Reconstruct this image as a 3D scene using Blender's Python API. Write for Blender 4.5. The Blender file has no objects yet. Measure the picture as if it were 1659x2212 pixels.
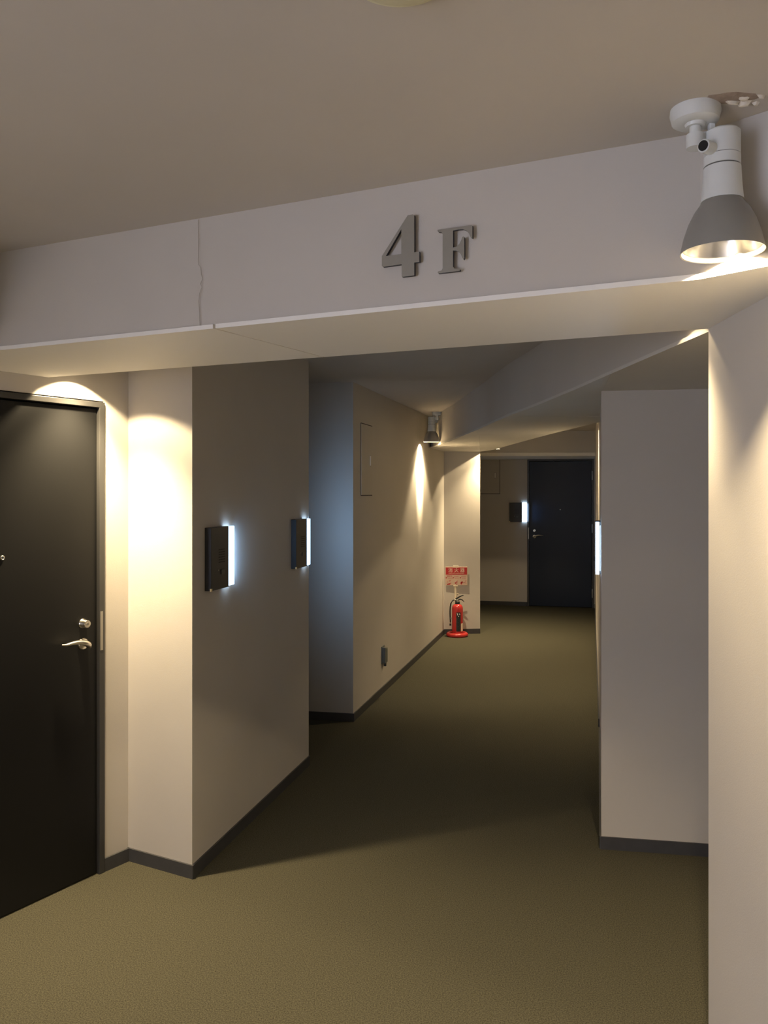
import bpy, bmesh, math, random
from mathutils import Vector, Matrix
S = bpy.context.scene
COL = S.collection
PI = math.pi

# ---------------------------------------------------------------- camera
cam_d = bpy.data.cameras.new('camera')
cam = bpy.data.objects.new('camera', cam_d)
COL.objects.link(cam)
cam.location = (0, 0, 1.58)
cam.rotation_euler = (PI / 2, 0, 0)
cam_d.sensor_fit = 'HORIZONTAL'
cam_d.sensor_width = 36
cam_d.lens = 36 * 1750 / 1659
cam_d.shift_y = -44 / 1659
cam_d.clip_start = 0.02
S.camera = cam

# ---------------------------------------------------------------- world, exposure
w = bpy.data.worlds.new('world')
S.world = w
w.use_nodes = True
bg = w.node_tree.nodes['Background']
bg.inputs[0].default_value = (0.72, 0.77, 1.0, 1)
bg.inputs[1].default_value = 9.8
S.view_settings.view_transform = 'Standard'
S.view_settings.look = 'None'
S.view_settings.gamma = 1
S.view_settings.exposure = 0.0
WARM = (1.0, 0.78, 0.47)

# ---------------------------------------------------------------- materials
def mat(name, col, rough=0.6, metal=0.0, emit=None, estr=0.0, noise=None, bump=None, spec=None):
    m = bpy.data.materials.new(name)
    m.use_nodes = True
    nt = m.node_tree
    b = nt.nodes['Principled BSDF']
    b.inputs['Base Color'].default_value = (*col, 1)
    b.inputs['Roughness'].default_value = rough
    b.inputs['Metallic'].default_value = metal
    if spec is not None:
        b.inputs['Specular IOR Level'].default_value = spec
    if emit:
        b.inputs['Emission Color'].default_value = (*emit, 1)
        b.inputs['Emission Strength'].default_value = estr
    tc = nt.nodes.new('ShaderNodeTexCoord')
    if noise:
        sc, amt = noise
        n = nt.nodes.new('ShaderNodeTexNoise')
        n.inputs['Scale'].default_value = sc
        n.inputs['Detail'].default_value = 6
        nt.links.new(tc.outputs['Object'], n.inputs['Vector'])
        r = nt.nodes.new('ShaderNodeMapRange')
        r.inputs['From Min'].default_value = 0.25
        r.inputs['From Max'].default_value = 0.75
        r.inputs['To Min'].default_value = 1 - amt
        r.inputs['To Max'].default_value = 1 + amt
        nt.links.new(n.outputs['Fac'], r.inputs['Value'])
        v = nt.nodes.new('ShaderNodeVectorMath')
        v.operation = 'SCALE'
        v.inputs[0].default_value = col
        nt.links.new(r.outputs['Result'], v.inputs['Scale'])
        nt.links.new(v.outputs['Vector'], b.inputs['Base Color'])
    if bump:
        sc, st = bump
        n = nt.nodes.new('ShaderNodeTexNoise')
        n.inputs['Scale'].default_value = sc
        n.inputs['Detail'].default_value = 3
        nt.links.new(tc.outputs['Object'], n.inputs['Vector'])
        bp = nt.nodes.new('ShaderNodeBump')
        bp.inputs['Strength'].default_value = st
        bp.inputs['Distance'].default_value = 0.002
        nt.links.new(n.outputs['Fac'], bp.inputs['Height'])
        nt.links.new(bp.outputs['Normal'], b.inputs['Normal'])
    return m

M = {
    'wall': mat('wall_paint', (0.56, 0.525, 0.475), 0.75, noise=(3, 0.02), bump=(260, 0.12), spec=0.25),
    'ceiling': mat('ceiling_paint', (0.54, 0.505, 0.46), 0.85, noise=(4, 0.02), bump=(200, 0.08), spec=0.2),
    'board': mat('board_paint', (0.66, 0.635, 0.58), 0.7, noise=(5, 0.015), spec=0.25),
    'edge': mat('board_edge', (0.86, 0.84, 0.79), 0.6),
    'carpet': mat('carpet', (0.080, 0.075, 0.052), 0.97, noise=(230, 0.60), bump=(300, 1.0), spec=0.05),
    'base': mat('vinyl_base', (0.055, 0.055, 0.058), 0.45, noise=(20, 0.1)),
    'door': mat('door_steel', (0.008, 0.008, 0.008), 0.40, noise=(200, 0.08), spec=0.28),
    'door_blue': mat('door_steel_far', (0.010, 0.017, 0.034), 0.42, noise=(200, 0.08), spec=0.4),
    'frame': mat('frame_steel', (0.045, 0.044, 0.042), 0.38, spec=0.5),
    'chrome': mat('satin_nickel', (0.78, 0.74, 0.66), 0.28, 1.0),
    'dull': mat('dull_steel', (0.38, 0.36, 0.32), 0.4, 0.8),
    'black': mat('black_plastic', (0.018, 0.018, 0.018), 0.4, noise=(80, 0.1)),
    'dark': mat('groove_black', (0.006, 0.006, 0.006), 0.8),
    'btn': mat('button_grey', (0.05, 0.05, 0.05), 0.4),
    'brass': mat('brass_clip', (0.8, 0.66, 0.35), 0.3, 0.7),
    'strip': mat('light_panel', (0.9, 0.95, 1.0), 0.4, emit=(0.50, 0.72, 1.0), estr=5.5),
    'lampwhite': mat('lamp_white', (0.68, 0.70, 0.68), 0.38, noise=(30, 0.02)),
    'hood': mat('lamp_hood', (0.27, 0.26, 0.235), 0.35, noise=(30, 0.02)),
    'seam': mat('lamp_seam', (0.13, 0.13, 0.12), 0.6),
    'refl': mat('reflector', (0.85, 0.83, 0.78), 0.22, 1.0),
    'bulb': mat('bulb_glow', (1, 1, 1), 0.4, emit=(1.0, 0.86, 0.66), estr=26.0),
    'glass': mat('lens_frost', (0.95, 0.92, 0.85), 0.3, emit=(1.0, 0.84, 0.58), estr=3.0),
    'panel': mat('panel_paint', (0.53, 0.49, 0.43), 0.6, noise=(10, 0.02)),
    'greybox': mat('grey_plastic', (0.13, 0.14, 0.13), 0.5),
    'red': mat('red_enamel', (0.46, 0.032, 0.030), 0.22, noise=(12, 0.06)),
    'redprint': mat('red_print', (0.48, 0.03, 0.035), 0.5),
    'label': mat('black_label', (0.02, 0.03, 0.03), 0.4),
    'labelgrey': mat('label_grey_print', (0.22, 0.25, 0.24), 0.5),
    'white': mat('white_print', (0.85, 0.83, 0.78), 0.5),
    'ivory': mat('ivory_plastic', (0.80, 0.70, 0.54), 0.5, noise=(30, 0.03)),
    'pink': mat('sign_paper', (0.62, 0.46, 0.36), 0.5, noise=(30, 0.03)),
    'rubber': mat('rubber', (0.015, 0.015, 0.015), 0.5),
    'alu': mat('letter_metal', (0.27, 0.25, 0.21), 0.42, 0.15, noise=(60, 0.03)),
    'letterside': mat('letter_side', (0.02, 0.022, 0.035), 0.5),
    'cream': mat('detector_cream', (0.66, 0.64, 0.46), 0.5, noise=(20, 0.02)),
    'plaster': mat('loose_plaster', (0.72, 0.68, 0.60), 0.9, bump=(90, 0.6)),
    'plasterold': mat('stained_plaster', (0.30, 0.24, 0.20), 0.95, noise=(60, 0.25), bump=(70, 0.8)),
    'crack': mat('crack_dark', (0.44, 0.41, 0.36), 0.9),
    'scuff': mat('scuffed_paint', (0.42, 0.38, 0.33), 0.85, noise=(90, 0.1)),
    'pane': mat('window_frosted', (0.9, 0.93, 1.0), 0.5),
}
_p = M['pane'].node_tree.nodes['Principled BSDF']
_p.inputs['Transmission Weight'].default_value = 1.0
_p.inputs['IOR'].default_value = 1.02

# ---------------------------------------------------------------- helpers
def link(name, me, m, parent=None, kind=None):
    o = bpy.data.objects.new(name, me)
    COL.objects.link(o)
    if m is not None:
        me.materials.append(M[m])
    if parent is not None:
        o.parent = parent
    if kind:
        o['kind'] = kind
    return o

def fin(name, bm, m, parent=None, kind=None, smooth=False, bevel=0.0):
    bmesh.ops.remove_doubles(bm, verts=bm.verts, dist=1e-6)
    bmesh.ops.recalc_face_normals(bm, faces=bm.faces)
    me = bpy.data.meshes.new(name)
    bm.to_mesh(me)
    bm.free()
    if smooth:
        me.polygons.foreach_set('use_smooth', [True] * len(me.polygons))
        me.set_sharp_from_angle(angle=math.radians(38))
    o = link(name, me, m, parent, kind)
    if bevel:
        b = o.modifiers.new('bevel', 'BEVEL')
        b.width = bevel
        b.segments = 2
        b.limit_method = 'ANGLE'
    return o

def prism_bm(bm, poly, z0, z1):
    lo = [bm.verts.new((x, y, z0)) for x, y in poly]
    hi = [bm.verts.new((x, y, z1)) for x, y in poly]
    n = len(poly)
    bm.faces.new(lo)
    bm.faces.new(hi)
    for i in range(n):
        bm.faces.new((lo[i], lo[(i + 1) % n], hi[(i + 1) % n], hi[i]))

def prism(name, poly, z0, z1, m, parent=None, kind=None, bevel=0.0):
    bm = bmesh.new()
    prism_bm(bm, poly, z0, z1)
    return fin(name, bm, m, parent, kind, bevel=bevel)

def box_bm(bm, x0, x1, y0, y1, z0, z1):
    prism_bm(bm, [(x0, y0), (x1, y0), (x1, y1), (x0, y1)], z0, z1)

def box(name, x0, x1, y0, y1, z0, z1, m, parent=None, bevel=0.0, kind=None):
    bm = bmesh.new()
    box_bm(bm, x0, x1, y0, y1, z0, z1)
    return fin(name, bm, m, parent, kind, bevel=bevel)

def seg(p, q, t):
    """rectangle whose front edge runs p -> q and whose body lies t to the left of that direction"""
    dx, dy = q[0] - p[0], q[1] - p[1]
    l = math.hypot(dx, dy)
    nx, ny = -dy / l * t, dx / l * t
    return [p, q, (q[0] + nx, q[1] + ny), (p[0] + nx, p[1] + ny)]

def wall(name, p, q, z0=0.0, z1=2.335, t=0.1, m='wall', parent=None):
    return prism(name, seg(p, q, t), z0, z1, m, parent, 'structure' if parent is None else None)

def skirting(name, p, q, front=0.008):
    """vinyl base in front of wall p -> q (the room is on the right of p -> q)"""
    return prism(name, seg(p, q, -front), 0.0, 0.055, 'base', None, 'structure')

def lathe_bm(bm, prof, n=32, c=(0, 0, 0), mtx=None):
    rings = []
    for r, z in prof:
        if r < 1e-6:
            v = Vector((c[0], c[1], c[2] + z))
            rings.append([bm.verts.new(mtx @ v if mtx else v)])
        else:
            ring = []
            for k in range(n):
                a = 2 * PI * k / n
                v = Vector((c[0] + r * math.cos(a), c[1] + r * math.sin(a), c[2] + z))
                ring.append(bm.verts.new(mtx @ v if mtx else v))
            rings.append(ring)
    for a, b in zip(rings, rings[1:]):
        for k in range(n):
            k2 = (k + 1) % n
            if len(a) == 1 and len(b) == 1:
                continue
            if len(a) == 1:
                bm.faces.new((a[0], b[k], b[k2]))
            elif len(b) == 1:
                bm.faces.new((a[k], a[k2], b[0]))
            else:
                bm.faces.new((a[k], a[k2], b[k2], b[k]))

def lathe(name, prof, m, parent=None, n=32, c=(0, 0, 0), axis='Z'):
    bm = bmesh.new()
    mt = None
    if axis == 'Y':      # profile height runs toward -y (out of the wall)
        mt = Matrix.Translation(c) @ Matrix.Rotation(PI / 2, 4, 'X')
        c = (0, 0, 0)
    if axis == 'X':
        mt = Matrix.Translation(c) @ Matrix.Rotation(PI / 2, 4, 'Y')
        c = (0, 0, 0)
    lathe_bm(bm, prof, n, c, mt)
    return fin(name, bm, m, parent, smooth=True)

def tube(name, pts, rads, m, parent=None, n=12, flat=1.0):
    bm = bmesh.new()
    rings = []
    pts = [Vector(p) for p in pts]
    for i, p in enumerate(pts):
        d = (pts[min(i + 1, len(pts) - 1)] - pts[max(i - 1, 0)]).normalized()
        up = Vector((0, 0, 1)) if abs(d.z) < 0.9 else Vector((0, 1, 0))
        a = d.cross(up).normalized()
        b = a.cross(d).normalized()
        r = rads[i] if isinstance(rads, (list, tuple)) else rads
        rings.append([bm.verts.new(p + a * r * math.cos(2 * PI * k / n) + b * r * flat * math.sin(2 * PI * k / n)) for k in range(n)])
    for r1, r2 in zip(rings, rings[1:]):
        for k in range(n):
            bm.faces.new((r1[k], r1[(k + 1) % n], r2[(k + 1) % n], r2[k]))
    bm.faces.new(rings[0])
    bm.faces.new(rings[-1])
    return fin(name, bm, m, parent, smooth=True)

def thing(name, loc, rz, label, cat, group=None):
    o = bpy.data.objects.new(name, None)
    COL.objects.link(o)
    o.empty_display_size = 0.05
    o.location = loc
    o.rotation_euler = (0, 0, rz)
    o['label'] = label
    o['category'] = cat
    if group:
        o['group'] = group
    return o

def angle(u):
    return math.atan2(u[1], u[0])

def plate_xz(bm, poly, y0, y1):
    """polygon given in x,z extruded between y0 and y1"""
    a = [bm.verts.new((x, y0, z)) for x, z in poly]
    b = [bm.verts.new((x, y1, z)) for x, z in poly]
    n = len(poly)
    bm.faces.new(a)
    bm.faces.new(b)
    for i in range(n):
        bm.faces.new((a[i], a[(i + 1) % n], b[(i + 1) % n], b[i]))

def text(name, s, size, loc, m, parent, ext=0.0004, sx=1.0):
    cu = bpy.data.curves.new(name, 'FONT')
    cu.body = s
    cu.size = size
    cu.align_x = 'CENTER'
    cu.align_y = 'CENTER'
    cu.extrude = ext
    cu.resolution_u = 3
    t = bpy.data.objects.new(name, cu)
    COL.objects.link(t)
    bpy.context.view_layer.update()
    me = bpy.data.meshes.new_from_object(t.evaluated_get(bpy.context.evaluated_depsgraph_get()))
    bpy.data.objects.remove(t)
    me.materials.clear()
    me.transform(Matrix.Translation(loc) @ Matrix.Rotation(PI / 2, 4, 'X') @ Matrix.Diagonal((sx, 1, 1, 1)))
    return link(name, me, m, parent)

ZS = 2.025      # underside of the lowered boards
ZC = 2.335      # high ceiling

# ================================================================= SETTING
floor = prism('floor', [(-2.8, -2.2), (3.4, -2.2), (3.4, 11.8), (-2.8, 11.8)], -0.1, 0.0, 'carpet', None, 'structure')
ceil = prism('ceiling', [(-2.8, -2.2), (3.4, -2.2), (3.4, 11.8), (-2.8, 11.8)], ZC, ZC + 0.12, 'ceiling', None, 'structure')

# near door wall (left)
UD = (0.545, 0.838)
R0 = (-1.180, 3.348)
DW = 0.84
def along(p, u, s):
    return (p[0] + u[0] * s, p[1] + u[1] * s)
L0 = along(R0, UD, -DW)
C0 = (-1.097, 3.475)
D0 = (-0.784, 3.311)
E0 = (-0.435, 4.682)
FR = 0.026
wall('wall_left_beside_door', along(R0, UD, FR), C0)
wall('wall_left_above_door', along(L0, UD, -FR), along(R0, UD, FR), 1.955, ZC)
wall('wall_left_near', (-2.62, 1.134), along(L0, UD, -FR))
wall('wall_left_back', along(L0, UD, -0.1), along(R0, UD, 0.1), 0, 1.955, 0.02).location = (-0.09 * UD[1], 0.09 * UD[0], 0)
LY0, LY1, LZ0, LZ1 = -1.80, -0.25, 0.15, 2.10      # added window opening, unseen behind the camera, sized for fill daylight
wall('wall_left_landing', (-2.62, LY1), (-2.62, 1.15))
wall('wall_left_landing_end', (-2.62, -2.05), (-2.62, LY0))
wall('wall_left_landing_below', (-2.62, LY0), (-2.62, LY1), 0, LZ0)
wall('wall_left_landing_above', (-2.62, LY0), (-2.62, LY1), LZ1, ZC)
prism('wall_left_pier', [C0, D0, E0, (-1.50, 4.953), (-1.60, 3.90)], 0, ZC, 'wall', None, 'structure')
wall('wall_left_recess', (-1.45, 4.90), (-1.62, 5.90))
F0 = (-0.212, 5.571)
G0 = (0.665, 8.986)
H0 = (1.070, 9.022)
wall('wall_left_blue', (-1.70, 5.845), F0)
wall('wall_left_corridor', F0, G0)
wall('wall_left_niche', G0, H0)
wall('wall_left_end', H0, (1.02, 11.45))
# far wall with the door
UF = (0.974, -0.2265)
FL = (2.004, 11.188)
FD = along(FL, UF, 0.84)
wall('wall_far_left', (0.95, 11.433), along(FL, UF, -FR))
wall('wall_far_above_door', along(FL, UF, -FR), along(FD, UF, FR), 2.035, ZC)
wall('wall_far_right', along(FD, UF, FR), (3.15, 10.92))
wall('wall_far_back', along(FL, UF, -0.1), along(FD, UF, 0.1), 0, 2.035, 0.02).location = (0.09 * 0.2265, 0.09 * 0.974, 0)
# right side of the corridor
K0 = (0.962, 3.586)
KR = (2.35, 3.350)
J0 = (1.397, 5.240)
X0 = (2.930, 11.25)
wall('wall_right_corridor', X0, J0, t=0.1)
prism('wall_right_pier', [K0, KR, (2.35, 5.0), (1.50, 5.24), J0], 0, ZC, 'wall', None, 'structure')
# big wall on the right, near
RB = (0.886, 2.212)
prism('wall_right_near', [RB, (0.874, 1.84), (0.845, 1.0), (0.845, 0.55), (1.05, 0.55), (1.05, 2.212)], 0, ZS, 'wall', None, 'structure')
prism('wall_right_near_top', [(0.95, 1.40), (0.845, 1.0), (0.845, 0.55), (1.05, 0.55), (1.05, 1.40)], ZS, ZC, 'wall', None, 'structure')
wall('wall_right_recess', KR, (2.35, 0.4))
wall('wall_right_return', (2.45, 2.212), (1.0, 2.212), 0, ZC)
wall('wall_right_front', (1.0, 0.55), (2.45, 0.55), 0, ZC)
wall('wall_right_landing', (2.40, 0.7), (2.40, -2.05))
# back wall behind the camera, added out-of-view daylight window in the left landing wall
wall('wall_back', (2.55, -2.05), (-2.75, -2.05), t=0.12)
win = bpy.data.objects.new('added_window_1', None)
COL.objects.link(win)
win['kind'] = 'structure'
bm = bmesh.new()
for a, b, c, d in ((LY0, LY1, LZ0, LZ0 + .05), (LY0, LY1, LZ1 - .05, LZ1), (LY0, LY0 + .05, LZ0, LZ1),
                   (LY1 - .05, LY1, LZ0, LZ1), (-1.07, -1.03, LZ0, LZ1)):
    box_bm(bm, -2.70, -2.66, a, b, c, d)
fin('added_window_frame', bm, 'frame', win)

# skirtings (8 mm proud of the paint)
skirting('baseboard_left', along(R0, UD, FR), (C0[0] + .003, C0[1] - .005))
skirting('baseboard_pier_front', C0, (D0[0] + .008, D0[1] - .004))
skirting('baseboard_pier_side', D0, E0)
skirting('baseboard_left_near', (-2.62, 1.134), along(L0, UD, -FR))
skirting('baseboard_blue', (-1.60, 5.825), (F0[0] + .008, F0[1] - .002))
skirting('baseboard_corridor_left', F0, G0)
skirting('baseboard_niche', G0, H0)
skirting('baseboard_far', (1.03, 11.414), along(FL, UF, -FR))
skirting('baseboard_corridor_right', X0, (J0[0] + .05, J0[1] + .2))
skirting('baseboard_right_pier', (K0[0] - .004, K0[1] + .001), KR)
skirting('baseboard_right_pier_side', J0, K0)
skirting('baseboard_right_near', RB, (0.845, 1.0))

# ---- high beam over the entrance with its lower boards
beam_front = [(-1.583, 2.727), (0.665, 1.704), (0.768, 1.598), (0.95, 1.41)]
beam = prism('wall_beam', beam_front + [(1.05, 1.41), (1.05, 2.14), (0.90, 2.207), (-1.30, 3.151)], ZS + 0.012, ZC, 'wall', None, 'structure')
prism('trim_1', [(-1.590, 2.722), (-0.4672, 2.2113), (-0.2010, 2.6793), (-1.35, 3.1724)], ZS, ZS + 0.012, 'edge', None, 'structure')
prism('trim_2', [(-0.4595, 2.2080), (0.661, 1.698), (0.764, 1.592), (0.95, 1.40), (1.05, 1.40), (1.05, 2.1424), (-0.1970, 2.6776)], ZS, ZS + 0.012, 'edge', None, 'structure')
# beam running back over the landing on the left, and its soffit
prism('wall_beam_left', [(-1.236, 2.585), (-1.70, 2.80), (-2.62, 1.2), (-2.62, 0.35), (-1.90, 0.35)], ZS, ZC, 'wall', None, 'structure')

# crack in the beam face
UB = (0.910, -0.4143)
crk = [(-0.512, 2.330), (-0.512, 2.230), (-0.511, 2.205), (-0.505, 2.198), (-0.503, 2.178), (-0.499, 2.165), (-0.506, 2.152),
       (-0.501, 2.143), (-0.509, 2.125), (-0.511, 2.105), (-0.509, 2.075), (-0.507, 2.037)]
bm = bmesh.new()
for (a, z1), (b, z0) in zip(crk, crk[1:]):
    wd = 0.0003 if z0 > 2.2 else 0.00055
    plate_xz(bm, [(a * 1.0987 - wd, z1), (a * 1.0987 + wd, z1), (b * 1.0987 + wd, z0), (b * 1.0987 - wd, z0)], -0.0006, 0.001)
ck = fin('crack', bm, 'crack', beam)
ck.matrix_world = Matrix.Translation((0, 2.001, 0)) @ Matrix.Rotation(angle(UB), 4, 'Z')

# ---- curved lowered soffit on the right, five boards with open joints
SE = [(.904, 2.244), (.886, 2.537), (.870, 2.82), (.858, 3.054), (.832, 3.54), (.800, 4.01), (.772, 4.36), (.734, 4.72), (.705, 5.2), (.680, 5.68), (.660, 6.0),
      (.640, 6.28), (.620, 6.6), (.590, 7.05), (.552, 7.42), (.524, 7.72), (.500, 8.05), (.468, 8.22)]
ZT = ZS + 0.012
SOF = [
    [(.904, 2.228), (.886, 2.537), (.870, 2.82), (.8575, 3.052), (.9645, 3.584), (2.35, 3.348), (2.35, 2.228)],
    [(.857, 3.058), (.832, 3.54), (.800, 4.01), (.772, 4.36), (.7345, 4.718), (1.283, 4.798), (.966, 3.594)],
    [(.734, 4.722), (.705, 5.2), (.680, 5.68), (.660, 6.0), (.6405, 6.278), (1.287, 6.298), (1.370, 5.25), (1.39, 5.18), (1.285, 4.802)],
    [(.640, 6.282), (.620, 6.6), (.590, 7.05), (.552, 7.42), (.524, 7.72), (.500, 8.05), (.466, 8.21), (.665, 8.986), (1.068, 9.022), (.7375, 6.285)],
    [(.7387, 6.285), (1.286, 6.302), (1.21, 7.6), (1.165, 8.60), (1.0705, 9.026)],
]
for i, pg in enumerate(SOF):
    prism('trim_%d' % (i + 3), pg, ZS, ZT, 'board', None, 'structure')
def strip_wall(name, line, z0, z1, t=0.02):
    bm = bmesh.new()
    off = []
    for i, p in enumerate(line):
        a = line[max(i - 1, 0)]
        b = line[min(i + 1, len(line) - 1)]
        dx, dy = b[0] - a[0], b[1] - a[1]
        l = math.hypot(dx, dy)
        off.append((p[0] - dy / l * t, p[1] + dx / l * t))
    prism_bm(bm, line + off[::-1], z0, z1)
    return fin(name, bm, 'wall', None, 'structure')
strip_wall('wall_fascia_curved', [(x + .008, y) for x, y in SE], ZT, ZC, -0.02)
strip_wall('wall_fascia_far', [(1.410, 5.24), (1.287, 6.30), (1.21, 7.6), (1.165, 8.60), (1.072, 9.03)], ZT, ZC, 0.02)
prism('wall_fascia_recess', [(.904, 2.228), (2.35, 2.228), (2.35, 2.25), (.906, 2.25)], ZT, ZC, 'wall', None, 'structure')
# far board over the last door
prism('wall_beam_far', [(1.03, 10.11), (2.66, 10.06), (2.92, 11.0), (1.02, 11.45)], ZS + 0.04, ZC, 'wall', None, 'structure')
prism('trim_8', [(1.03, 10.10), (2.66, 10.05), (2.92, 11.0), (1.02, 11.45)], ZS, ZS + 0.04, 'edge', None, 'structure')

# ================================================================= DOORS
def make_door(name, origin, u, W, H, handle_right, col, label_kind):
    d = bpy.data.objects.new(name, None)
    COL.objects.link(d)
    d.location = (origin[0], origin[1], 0)
    d.rotation_euler = (0, 0, angle(u))
    d['kind'] = 'structure'
    d['label'] = label_kind
    bm = bmesh.new()
    f = 0.024
    fy = -0.010
    plate_xz(bm, [(-f, 0), (0.002, 0), (0.002, H + .002), (W - .002, H + .002), (W - .002, 0), (W + f, 0), (W + f, H + f), (-f, H + f)], fy, 0.07)
    fin('door_frame', bm, 'frame', d, bevel=0.0015)
    box('door_leaf', 0.005, W - 0.005, 0.006, 0.05, 0.006, H - 0.004, col, d, bevel=0.002)
    s = 1 if handle_right else -1
    hx = W - 0.072 if handle_right else 0.072
    y0 = 0.006
    # cylinder lock
    lk = lathe('lock_cylinder', [(0.0, 0.0), (0.019, 0.0), (0.019, 0.003), (0.0165, 0.006), (0.0155, 0.030), (0.0145, 0.032), (0.0, 0.032)], 'chrome', d, 28, (hx, y0, 1.045), 'Y')
    kb = lathe('key_plug', [(0.0, 0.0), (0.006, 0.0), (0.006, 0.0012), (0.0, 0.0012)], 'dull', lk, 16, (hx, y0 - 0.032, 1.045), 'Y')
    box('keyhole', hx - .0008, hx + .0008, y0 - .0336, y0 - .0330, 1.041, 1.048, 'dark', lk)
    # lever with its rose
    rose = lathe('handle_rose', [(0.0, 0.0), (0.024, 0.0), (0.024, 0.004), (0.021, 0.008), (0.010, 0.010), (0.009, 0.034), (0.0, 0.036)], 'chrome', d, 28, (hx, y0, 0.962), 'Y')
    pts, rads = [], []
    for k in range(15):
        t = k / 14
        x = hx + s * (0.010 - 0.128 * t)
        y = y0 - 0.046 + 0.020 * max(0, 1 - t * 5) ** 2 + 0.016 * t * t
        z = 0.962 + 0.010 * math.sin(PI * min(1, t * 1.15)) + 0.016 * t - 0.012 * max(0, 1 - t * 6)
        pts.append((x, y, z))
        rads.append(0.0165 * (1 - 0.72 * t ** 1.5) * (0.62 + 0.38 * min(1, t * 5)))
    tube('lever_handle', pts, rads, 'chrome', d, 14, 0.72)
    # strike plate on the jamb
    sx = W + 0.001 if handle_right else -0.001
    box('strike_plate', min(sx, sx + s * .013), max(sx, sx + s * .013), fy - 0.0015, fy + 0.002, 0.925, 1.085, 'dull', d, bevel=0.0005)
    # peephole
    pz = 1.335
    pl = lathe('peephole', [(0.0, 0.0), (0.0085, 0.0), (0.0085, 0.003), (0.006, 0.005), (0.005, 0.004), (0.0, 0.004)], 'chrome', d, 20, (W / 2 + (0.0 if handle_right else 0.0), y0, pz), 'Y')
    lathe('lens', [(0.0, 0.0), (0.004, 0.0), (0.0, 0.0012)], 'dark', pl, 12, (W / 2, y0 - .004, pz), 'Y')
    # hinges on the other side
    for hz in (1.80, 1.08, 0.20):
        hxx = -0.004 if handle_right else W + 0.004
        hg = lathe('hinge', [(0.0, -0.06), (0.006, -0.06), (0.006, 0.06), (0.0, 0.06)], 'lampwhite', d, 12, (hxx, fy - 0.004, hz))
    return d
make_door('door_1', L0, UD, DW, 1.925, True, 'door', 'near charcoal steel entrance door on the left, lever and lock at its right edge')
make_door('door_2', FL, UF, 0.84, 2.0, False, 'door_blue', 'far navy black steel entrance door at the end of the corridor')

# ================================================================= INTERCOMS
def make_intercom(loc, rz, label, side_power):
    """local x runs along the wall to the viewer's right, -y comes out of the wall"""
    t = thing('intercom', loc, rz, label, 'intercom', 'black intercoms with side light panels on the corridor walls')
    wd, h, dp = 0.172, 0.268, 0.030
    box('housing', 0, wd, -dp, 0, 0, h, 'black', t, bevel=0.0015)
    # luminous panel standing beside the black housing
    box('light_panel', wd + 0.001, wd + 0.066, -0.026, -0.008, 0.004, h - 0.002, 'strip', t, bevel=0.001)
    al = bpy.data.lights.new('panel_light', 'AREA')
    al.shape = 'RECTANGLE'
    al.size, al.size_y = 0.020, 0.24
    al.energy = side_power
    al.spread = math.radians(105)
    al.color = (0.34, 0.60, 1.0)
    ao = bpy.data.objects.new('panel_light', al)
    COL.objects.link(ao)
    ao.parent = t
    ao.location = (wd + 0.068, -0.014, h / 2)
    ao.rotation_euler = Matrix(((0, 0, -1), (-1, 0, 0), (0, 1, 0))).to_euler()
    box('panel_back', wd - 0.01, wd + 0.050, -0.0078, 0, 0.02, h - 0.02, 'dull', t)
    for k in range(6):
        bm = bmesh.new()
        z = 0.170 - k * 0.0108
        for xa in (0.072, 0.093, 0.114):
            box_bm(bm, xa, xa + 0.017, -dp - 0.0007, -dp + 0.001, z - 0.0017, z + 0.0017)
        fin('grille_slot', bm, 'dark', t)
    bt = box('call_button', 0.094, 0.122, -dp - 0.004, -dp, 0.062, 0.084, 'btn', t, bevel=0.001)
    lathe('indicator', [(0.0, 0.0), (0.0035, 0.0), (0.0028, 0.002), (0.0, 0.0025)], 'dull', t, 12, (0.070, -dp, 0.082), 'Y')
    box('corner_clip', -0.001, 0.009, -dp - 0.0015, -dp + 0.006, -0.002, 0.010, 'brass', t, bevel=0.0008)
    return t
UP = (E0[0] - D0[0], E0[1] - D0[1])
lp = math.hypot(*UP)
UP = (UP[0] / lp, UP[1] / lp)
make_intercom((*along(D0, UP, 0.110), 1.160), angle(UP), 'black intercom on the left pier nearest the near door, glowing on its right', 0.45)
make_intercom((*along(D0, UP, 1.130), 1.160), angle(UP), 'second black intercom on the left pier, light panel reaching past the wall corner', 1.5)
make_intercom((*along(FL, UF, -0.268), 1.160), angle(UF), 'small far black intercom beside the navy door at the end of the corridor', 0.5)
# right pier: seen edge-on, panel end nearest the camera; viewer facing this wall sees far -> near as left -> right
UR = (K0[0] - J0[0], K0[1] - J0[1])
lr = math.hypot(*UR)
UR = (UR[0] / lr, UR[1] / lr)
make_intercom((*along(K0, UR, -0.735), 1.160), angle(UR), 'intercom light seen edge-on as a bright white bar on the right pier', 0.5)

# ================================================================= SERVICE PANELS
def make_panel(p, u, z0, label, wd=0.305, h=0.52):
    t = thing('meter_cabinet', (p[0], p[1], z0), angle(u), label, 'cabinet', 'flush meter cabinets in the corridor walls')
    bm = bmesh.new()
    box_bm(bm, 0.0, wd, -0.003, 0.0, 0, h)
    fin('cabinet_frame', bm, 'dark', t)
    dr = box('cabinet_door', 0.0015, wd - 0.006, -0.0055, -0.0028, 0.006, h - 0.006, 'panel', t)
    rc = box('handle_recess', wd - 0.078, wd - 0.048, -0.0062, -0.0050, 0.215, 0.300, 'dull', dr)
    box('latch_lever', wd - 0.074, wd - 0.060, -0.0095, -0.0055, 0.222, 0.294, 'white', dr, bevel=0.001)  # white colour stands in for light reflecting off the latch
    return t
UW = (G0[0] - F0[0], G0[1] - F0[1])
lw = math.hypot(*UW)
UW = (UW[0] / lw, UW[1] / lw)
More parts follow.
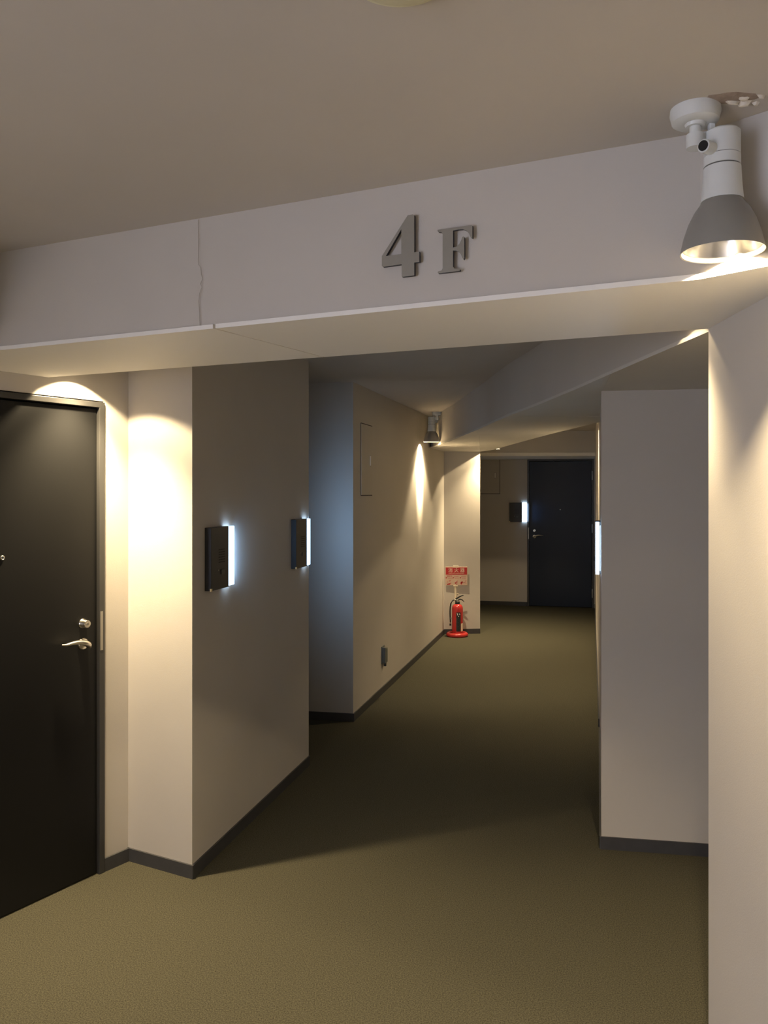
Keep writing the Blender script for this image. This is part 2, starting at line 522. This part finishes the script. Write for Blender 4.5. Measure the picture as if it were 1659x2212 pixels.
make_panel(along(F0, UW, 0.185), UW, 1.550, 'painted cabinet door with dark gap on the left corridor wall near the blue-lit corner')
make_panel((1.318, 11.347), UF, 1.548, 'painted cabinet door with a bright latch on the far wall, left of the navy door')

# small grey outlet box low on the corridor wall
t = thing('outlet_box', (*along(F0, UW, 0.765), 0.235), angle(UW), 'small grey covered outlet box low on the left corridor wall', 'outlet')
box('back_plate', 0.0, 0.085, -0.006, 0, 0, 0.135, 'greybox', t, bevel=0.001)
bm = bmesh.new()
prof = [(0.012, 0.012), (0.073, 0.012), (0.073, 0.118), (0.012, 0.128)]
plate_xz(bm, [(0.004, 0.005), (0.081, 0.005), (0.081, 0.118), (0.004, 0.130)], -0.032, -0.005)
fin('hinged_cover', bm, 'greybox', t, bevel=0.003)
box('cover_latch', 0.032, 0.052, -0.030, -0.012, -0.022, 0.006, 'base', t, bevel=0.002)

# ================================================================= "4F" LETTERS
FOUR = [(68, 2250), (82, 2250), (85, 2247), (85, 2158), (98, 2158), (98, 2133), (85, 2133), (85, 2102), (53, 2102), (52, 2104), (52, 2133), (2, 2132), (-1, 2135), (-1, 2159)]
HOLE = [(51, 2218), (51, 2158), (10, 2158)]
FF = [(145, 2204), (230, 2204), (232, 2202), (232, 2173), (228, 2175), (224, 2184), (218, 2192), (209, 2197), (198, 2198), (184, 2197), (184, 2157), (192, 2158), (200, 2164), (205, 2173),
      (207, 2179), (210, 2180), (212, 2177), (212, 2129), (210, 2126), (207, 2130), (204, 2138), (199, 2145), (192, 2149), (184, 2150), (184, 2112), (188, 2107), (200, 2105), (202, 2102),
      (200, 2100), (147, 2100), (145, 2103), (147, 2105), (155, 2106), (158, 2111), (158, 2192), (155, 2197), (147, 2199), (145, 2201)]
def letter(name, polys, label):
    cu = bpy.data.curves.new(name, 'CURVE')
    cu.dimensions = '2D'
    cu.fill_mode = 'BOTH'
    cu.extrude = 0.0045
    cu.bevel_depth = 0.0
    for pg in polys:
        sp = cu.splines.new('POLY')
        sp.points.add(len(pg) - 1)
        for i, (x, z) in enumerate(pg):
            sp.points[i].co = (x / 1000, (z - 2100) / 1000, 0, 1)
        sp.use_cyclic_u = True
    o = bpy.data.objects.new(name, cu)
    COL.objects.link(o)
    bpy.context.view_layer.update()
    me = bpy.data.meshes.new_from_object(o.evaluated_get(bpy.context.evaluated_depsgraph_get()))
    bpy.data.objects.remove(o)
    me.materials.clear()
    me.transform(Matrix.Rotation(PI / 2, 4, 'X'))
    me.materials.append(M['alu'])
    me.materials.append(M['letterside'])
    for p in me.polygons:
        p.material_index = 0 if abs(p.normal.y) > 0.7 else 1
    ob = bpy.data.objects.new(name, me)
    COL.objects.link(ob)
    n = Vector((-0.4143, -0.910, 0))
    ob.location = Vector((0, 2.001, 2.100)) + n * 0.0062
    ob.rotation_euler = (0, 0, angle(UB))
    ob['label'] = label
    ob['category'] = 'sign letter'
    ob['group'] = 'metal floor sign characters on the beam'
    return ob
letter('sign_numeral', [FOUR, HOLE], 'large dull metal numeral 4 mounted on the beam')
letter('sign_letter', [FF], 'dull metal capital letter F with serifs, right of the numeral on the beam')

# ================================================================= SPOT LAMPS
def make_lamp(cx, cy, rz, label, power, core=None, head_dx=0.053, tilt=(0, 0), detail=True, aim=(0, 0, 0), blend=0.07, drop=0.0):
    t = thing('spot_lamp', (cx, cy, ZC), rz, label, 'lamp', 'white ceiling spot lamps')
    lathe('canopy', [(0.0, 0.0), (0.047, 0.0), (0.048, -0.010), (0.044, -0.026), (0.036, -0.031), (0.020, -0.030), (0.018, -0.036), (0.0, -0.036)], 'lampwhite', t, 40)
    lathe('swivel', [(0.0, -0.036), (0.011, -0.036), (0.011, -0.050), (0.017, -0.051), (0.017, -0.078), (0.0, -0.080)], 'lampwhite', t, 24)
    bm = bmesh.new()
    box_bm(bm, 0.006, head_dx - 0.020, -0.005, 0.005, -0.074, -0.046)
    box_bm(bm, 0.026, 0.038, -0.006, 0.006, -0.080, -0.022)
    fin('bracket', bm, 'lampwhite', t, bevel=0.002)
    pv = tube('pivot', [(0.002, -0.036, -0.088), (0.022, -0.020, -0.086), (0.040, -0.004, -0.084)], [0.0125, 0.0125, 0.0125], 'lampwhite', t, 20)
    lathe_mtx = None
    # dark bolt socket at the end of the pivot
    tube('bolt_socket', [(0.0012, -0.0366, -0.0881), (0.0005, -0.0372, -0.0882)], [0.0098, 0.0098], 'dark', pv, 18)
    hx, hy = head_dx + tilt[0], tilt[1]
    z = -0.045 - drop
    prof_b = [(0.0, z), (0.031, z), (0.034, z - .003), (0.034, z - .048)]
    lathe('lamp_cap', prof_b + [(0.033, z - .0485), (0.0, z - .0485)], 'lampwhite', t, 48, (hx, hy, 0))
    lathe('seam_ring', [(0.0, z - .0480), (0.0325, z - .0480), (0.0325, z - .0505), (0.0, z - .0505)], 'seam', t, 48, (hx, hy, 0))
    lathe('lamp_collar', [(0.0, z - .050), (0.0342, z - .050), (0.0345, z - .069), (0.0, z - .0692)], 'lampwhite', t, 48, (hx, hy, 0))
    lathe('seam_ring', [(0.0, z - .069), (0.0328, z - .069), (0.0328, z - .0725), (0.0, z - .0725)], 'seam', t, 48, (hx, hy, 0))
    lathe('lamp_neck', [(0.0, z - .072), (0.0348, z - .072), (0.037, z - .11), (0.040, z - .138), (0.0, z - .138)], 'lampwhite', t, 48, (hx, hy, 0))
    r = 0.0785
    hood = [(0.037, z - .136), (0.0405, z - .142), (0.052, z - .158), (0.063, z - .180), (0.072, z - .207), (0.0775, z - .232), (r, z - .238)]
    inner = [(r - .003, z - .237), (0.0745, z - .231), (0.069, z - .207), (0.060, z - .182), (0.050, z - .163)]
    lathe('hood', hood + inner, 'hood', t, 64, (hx, hy, 0))
    lathe('reflector', [(0.0735, z - .228), (0.068, z - .2065), (0.0588, z - .1825), (0.046, z - .165), (0.03, z - .155), (0.0, z - .153)], 'refl', t, 48, (hx, hy, 0))
    lathe('bulb', [(0.0, z - .156), (0.016, z - .157), (0.019, z - .170), (0.013, z - .182), (0.0, z - .186)], 'bulb', t, 24, (hx, hy, 0))
    rim = z - 0.238
    ld = bpy.data.lights.new('lamp_light', 'SPOT')
    ld.energy = power
    ld.color = WARM
    ld.spot_size = math.radians(119)
    ld.spot_blend = blend
    ld.shadow_soft_size = 0.010
    lo = bpy.data.objects.new('lamp_light', ld)
    COL.objects.link(lo)
    lo.parent = t
    lo.location = (hx, hy, rim + 0.047)
    lo.rotation_euler = aim
    if core:
        for (pw, size, blend, rot, sx, lc) in core:
            l2 = bpy.data.lights.new('lamp_beam', 'SPOT')
            l2.energy = pw
            l2.color = lc or WARM
            l2.spot_size = math.radians(size)
            l2.spot_blend = blend
            l2.shadow_soft_size = 0.030
            o2 = bpy.data.objects.new('lamp_beam', l2)
            COL.objects.link(o2)
            o2.parent = t
            o2.location = (hx, hy, rim + 0.030)
            o2.rotation_euler = rot
            o2.scale = (sx, 1, 1)
    return t

POOL = lambda p, a=100: (p, a, 1.0, (0, 0, 0), 1.0, None)
make_lamp(0.614, 1.598, 0, 'large white spot lamp hanging at the upper right in front of the beam', 50.0, [POOL(60, 84)])
make_lamp(0.742, 2.345, 0, 'white spot lamp hidden above the board at the right end of the beam', 2.5, [POOL(75, 92), (26, 66, 0.6, (0, 0, 0), 1.0, None)], drop=-0.02)
make_lamp(-1.094, 3.163, PI, 'white spot lamp above the near door behind the beam', 34.0, [POOL(250, 88)], blend=0.25)
make_lamp(-1.75, -0.10, 0, 'added unseen spot lamp on the landing ceiling, warm fill from the left', 330.0, [POOL(330, 100)])  # added out-of-view lamp, warms the beam and ceiling from the left
a3 = math.atan2(UW[1], UW[0])
make_lamp(0.505, 7.70, PI, 'small distant white spot lamp at the end of the high trough', 6.0,
          [(85, 100, 0.45, (0, 0, 0), 1.0, None), (700, 58, 0.35, (0.0, math.radians(36), a3 - PI / 2 - PI + 0.0), 1.0, None)])
make_lamp(1.258, 8.95, PI, 'distant spot lamp with only its lit rim showing over the soffit', 30.0, [POOL(170)])

make_lamp(1.410, 6.12, 0, 'spot lamp in the second trough hidden over the soffit by the right wall', 20.0, [POOL(80)], drop=-0.045)

# round cream detector on the ceiling
t = thing('smoke_detector', (0.023, 1.174, ZC), 0, 'flat cream round detector on the ceiling at the top edge', 'detector')
lathe('detector_base', [(0.0, 0.0), (0.080, 0.0), (0.080, -0.004), (0.077, -0.007), (0.0, -0.007)], 'cream', t, 64)
lathe('detector_head', [(0.0, -0.007), (0.069, -0.007), (0.069, -0.010), (0.062, -0.014), (0.030, -0.016), (0.0, -0.016)], 'cream', t, 64)

# loose plaster on the ceiling beside the lamp
rnd = random.Random(4)
t = thing('plaster_patch', (0.676, 1.555, ZC), 0, 'patch of flaking stained plaster on the ceiling above the large lamp', 'plaster')
def blob(name, cx, cy, rx, ry, hz, m, rot=0.0, n=16):
    bm = bmesh.new()
    top = [bm.verts.new((cx, cy, -hz))]
    rings = []
    for f, hh in ((0.55, 0.85), (1.0, 0.0)):
        ring = []
        for k in range(n):
            a = 2 * PI * k / n
            j = rnd.uniform(0.78, 1.15)
            x, y = rx * f * j * math.cos(a), ry * f * j * math.sin(a)
            ring.append(bm.verts.new((cx + x * math.cos(rot) - y * math.sin(rot), cy + x * math.sin(rot) + y * math.cos(rot), -hz * hh)))
        rings.append(ring)
    for k in range(n):
        bm.faces.new((top[0], rings[0][k], rings[0][(k + 1) % n]))
        bm.faces.new((rings[0][k], rings[1][k], rings[1][(k + 1) % n], rings[0][(k + 1) % n]))
    bm.faces.new(rings[1])
    return fin(name, bm, m, t, smooth=True)
blob('stained_plaster', -0.015, 0.0, 0.055, 0.022, 0.0025, 'plasterold', -0.15, 22)
for cx, cy, rx, ry, hz, rr in ((-0.032, 0.024, 0.008, 0.006, 0.006, 0), (-0.002, 0.010, 0.018, 0.006, 0.008, 0.2), (0.022, 0.016, 0.016, 0.009, 0.009, -0.3),
                               (0.046, 0.018, 0.008, 0.006, 0.006, 0.4), (0.012, -0.004, 0.012, 0.007, 0.007, 0.1), (0.044, -0.010, 0.010, 0.004, 0.006, 0.3)):
    blob('plaster_flake', cx, cy, rx, ry, hz, 'plaster', rr, 12)

# ================================================================= FIRE EXTINGUISHER
ex, ey = 0.803, 8.860
t = thing('fire_extinguisher', (ex, ey, 0), 0.0, 'red fire extinguisher with a black label standing in the red ring stand', 'extinguisher')
lathe('cylinder', [(0.0, 0.018), (0.052, 0.018), (0.060, 0.026), (0.0605, 0.300), (0.058, 0.322), (0.048, 0.340), (0.030, 0.350), (0.020, 0.354), (0.0, 0.354)], 'red', t, 48)
lathe('neck', [(0.0, 0.352), (0.026, 0.352), (0.026, 0.376), (0.022, 0.380), (0.0, 0.380)], 'rubber', t, 28)
lathe('valve', [(0.0, 0.380), (0.015, 0.380), (0.015, 0.402), (0.011, 0.408), (0.0, 0.408)], 'dull', t, 20)
bm = bmesh.new()
plate_xz(bm, [(-0.026, 0.380), (-0.008, 0.380), (-0.004, 0.400), (0.010, 0.415), (0.030, 0.428), (0.060, 0.440), (0.070, 0.447), (0.067, 0.451), (0.040, 0.444), (0.012, 0.432), (-0.008, 0.420), (-0.024, 0.410)], -0.009, 0.009)
fin('upper_lever', bm, 'rubber', t, bevel=0.002)
bm = bmesh.new()
plate_xz(bm, [(0.004, 0.388), (0.018, 0.392), (0.034, 0.398), (0.054, 0.389), (0.074, 0.370), (0.077, 0.374), (0.060, 0.398), (0.036, 0.408), (0.010, 0.404)], -0.009, 0.009)
fin('carry_handle', bm, 'rubber', t, bevel=0.002)
pin = tube('safety_pin', [(0.002 + 0.013 * math.cos(a / 10 * 2 * PI), -0.002, 0.452 + 0.017 * math.sin(a / 10 * 2 * PI)) for a in range(10)], 0.0022, 'ivory', t, 8)
pts = [(-0.014, 0, 0.398), (-0.034, -0.004, 0.398), (-0.055, -0.010, 0.388), (-0.072, -0.014, 0.360), (-0.080, -0.016, 0.320), (-0.082, -0.016, 0.270), (-0.081, -0.016, 0.220), (-0.079, -0.016, 0.170), (-0.079, -0.016, 0.135)]
tube('hose', pts, 0.0075, 'rubber', t, 12)
tube('hose_fitting', [(-0.012, 0, 0.398), (-0.032, -0.003, 0.3985)], 0.0095, 'white', t, 14)
tube('hose_clip', [(-0.078, -0.016, 0.208), (-0.078, -0.016, 0.190)], 0.0115, 'greybox', t, 14)
nz = tube('nozzle', [(-0.079, -0.016, 0.150), (-0.079, -0.016, 0.118)], [0.008, 0.0105], 'rubber', t, 14)
tube('nozzle_band', [(-0.079, -0.016, 0.150), (-0.079, -0.016, 0.144)], 0.0105, 'ivory', nz, 14)
# wrap-around label pieces on the cylinder
def wrap(name, a0, a1, z0, z1, m, parent, r=0.0611, n=10):
    bm = bmesh.new()
    for i in range(n):
        t0, t1 = a0 + (a1 - a0) * i / n, a0 + (a1 - a0) * (i + 1) / n
        vs = []
        for rr in (r, r - 0.0012):
            vs.append([bm.verts.new((rr * math.sin(a), -rr * math.cos(a), z)) for a, z in ((t0, z0), (t1, z0), (t1, z1), (t0, z1))])
        a, b = vs
        bm.faces.new(a)
        bm.faces.new(b[::-1])
        for k in range(4):
            bm.faces.new((a[k], a[(k + 1) % 4], b[(k + 1) % 4], b[k]))
    return fin(name, bm, m, parent)
lb = wrap('label', -0.30, 0.52, 0.060, 0.268, 'label', t)
def wpoly(bm, pts, r=0.0616):
    vs = [bm.verts.new((r * math.sin(x / r), -r * math.cos(x / r), z)) for x, z in pts]
    bm.faces.new(vs)
bm = bmesh.new()     # white three-stroke mark
wpoly(bm, [(-0.012, 0.262), (-0.004, 0.256), (0.001, 0.244), (-0.004, 0.234), (-0.009, 0.238), (-0.006, 0.246), (-0.010, 0.254)])
wpoly(bm, [(0.000, 0.222), (0.010, 0.234), (0.014, 0.230), (0.005, 0.217)])
wpoly(bm, [(0.008, 0.252), (0.016, 0.256), (0.024, 0.250), (0.025, 0.244), (0.018, 0.240), (0.016, 0.246)])
fin('logo_mark', bm, 'white', lb)
bm = bmesh.new()
for i in range(9):
    z = 0.200 - i * 0.015
    wpoly(bm, [(-0.012, z), (0.010 + 0.012 * ((i * 7) % 3) / 2, z), (0.010 + 0.012 * ((i * 7) % 3) / 2, z + 0.004), (-0.012, z + 0.004)])
fin('fine_print', bm, 'labelgrey', lb)
wrap('inspection_tag', 0.60, 1.15, 0.060, 0.145, 'ivory', t)

st = thing('extinguisher_stand', (ex - 0.003, ey, 0), 0.0, 'red ring stand holding an extinguisher, with pole and red and cream sign plate', 'stand')
lathe('ring_base', [(0.0, 0.0), (0.108, 0.0), (0.118, 0.008), (0.120, 0.022), (0.114, 0.036), (0.100, 0.044), (0.084, 0.042), (0.074, 0.030), (0.070, 0.017), (0.0, 0.016)], 'red', st, 64)
tube('pole', [(-0.012, 0.078, 0.030), (-0.012, 0.078, 0.548)], 0.010, 'ivory', st, 20)
tube('pole_collar', [(-0.012, 0.078, 0.525), (-0.012, 0.078, 0.555)], [0.013, 0.022], 'ivory', st, 20)
sp = box('sign_plate', -0.124, 0.118, 0.060, 0.066, 0.548, 0.752, 'pink', st, bevel=0.002)
box('clip', -0.040, 0.022, 0.058, 0.068, 0.742, 0.762, 'ivory', st, bevel=0.002)
box('lower_clip', -0.036, 0.014, 0.058, 0.070, 0.536, 0.554, 'ivory', st, bevel=0.003)
box('red_header', -0.120, 0.114, 0.0590, 0.0601, 0.666, 0.745, 'redprint', sp)
text('header_characters', '消 火 器', 0.053, (-0.003, 0.0588, 0.712), 'ivory', sp, sx=0.98)
text('english_line', 'FIRE EXTINGUISHER', 0.0150, (-0.003, 0.0588, 0.680), 'ivory', sp, sx=1.3)
text('usage_characters', '使用法', 0.020, (-0.077, 0.0594, 0.648), 'redprint', sp, sx=1.0)
bm = bmesh.new()
for xx in (-0.120, -0.043, 0.036):       # numbered corners
    plate_xz(bm, [(xx, 0.637), (xx + 0.016, 0.637), (xx, 0.620)], 0.0592, 0.0600)
for xx in (-0.030, 0.050):
    for zz in (0.648, 0.640):
        plate_xz(bm, [(xx, zz), (xx + 0.052, zz), (xx + 0.052, zz + 0.002), (xx, zz + 0.002)], 0.0594, 0.0600)
for zz in (0.628, 0.621):
    for xx in (-0.096, -0.020, 0.058):
        plate_xz(bm, [(xx, zz), (xx + 0.045, zz), (xx + 0.045, zz + 0.0015), (xx, zz + 0.0015)], 0.0594, 0.0600)
fin('step_numbers', bm, 'redprint', sp)
def strokes(name, segs):
    bm = bmesh.new()
    for x0, z0, x1, z1, wd in segs:
        dx, dz = x1 - x0, z1 - z0
        l = math.hypot(dx, dz)
        nx, nz = -dz / l * wd, dx / l * wd
        plate_xz(bm, [(x0 - nx, z0 - nz), (x1 - nx, z1 - nz), (x1 + nx * .5, z1 + nz * .5), (x0 + nx, z0 + nz)], 0.0590, 0.0600)
    return fin(name, bm, 'redprint', sp)
strokes('pull_pin_drawing', [(-0.108, 0.560, -0.060, 0.574, .004), (-0.108, 0.558, -0.070, 0.562, .005), (-0.100, 0.592, -0.096, 0.578, .002), (-0.085, 0.600, -0.065, 0.606, .002), (-0.086, 0.592, -0.066, 0.598, .002)])
strokes('hose_drawing', [(-0.020, 0.574, 0.012, 0.598, .003), (-0.018, 0.568, 0.004, 0.578, .004), (-0.006, 0.562, 0.008, 0.558, .004), (0.004, 0.578, 0.014, 0.572, .002)])
strokes('squeeze_drawing', [(0.048, 0.560, 0.060, 0.592, .009), (0.042, 0.582, 0.064, 0.586, .005), (0.064, 0.580, 0.084, 0.576, .003), (0.084, 0.576, 0.098, 0.590, .002), (0.096, 0.596, 0.106, 0.604, .0025), (0.098, 0.574, 0.106, 0.570, .0025)])
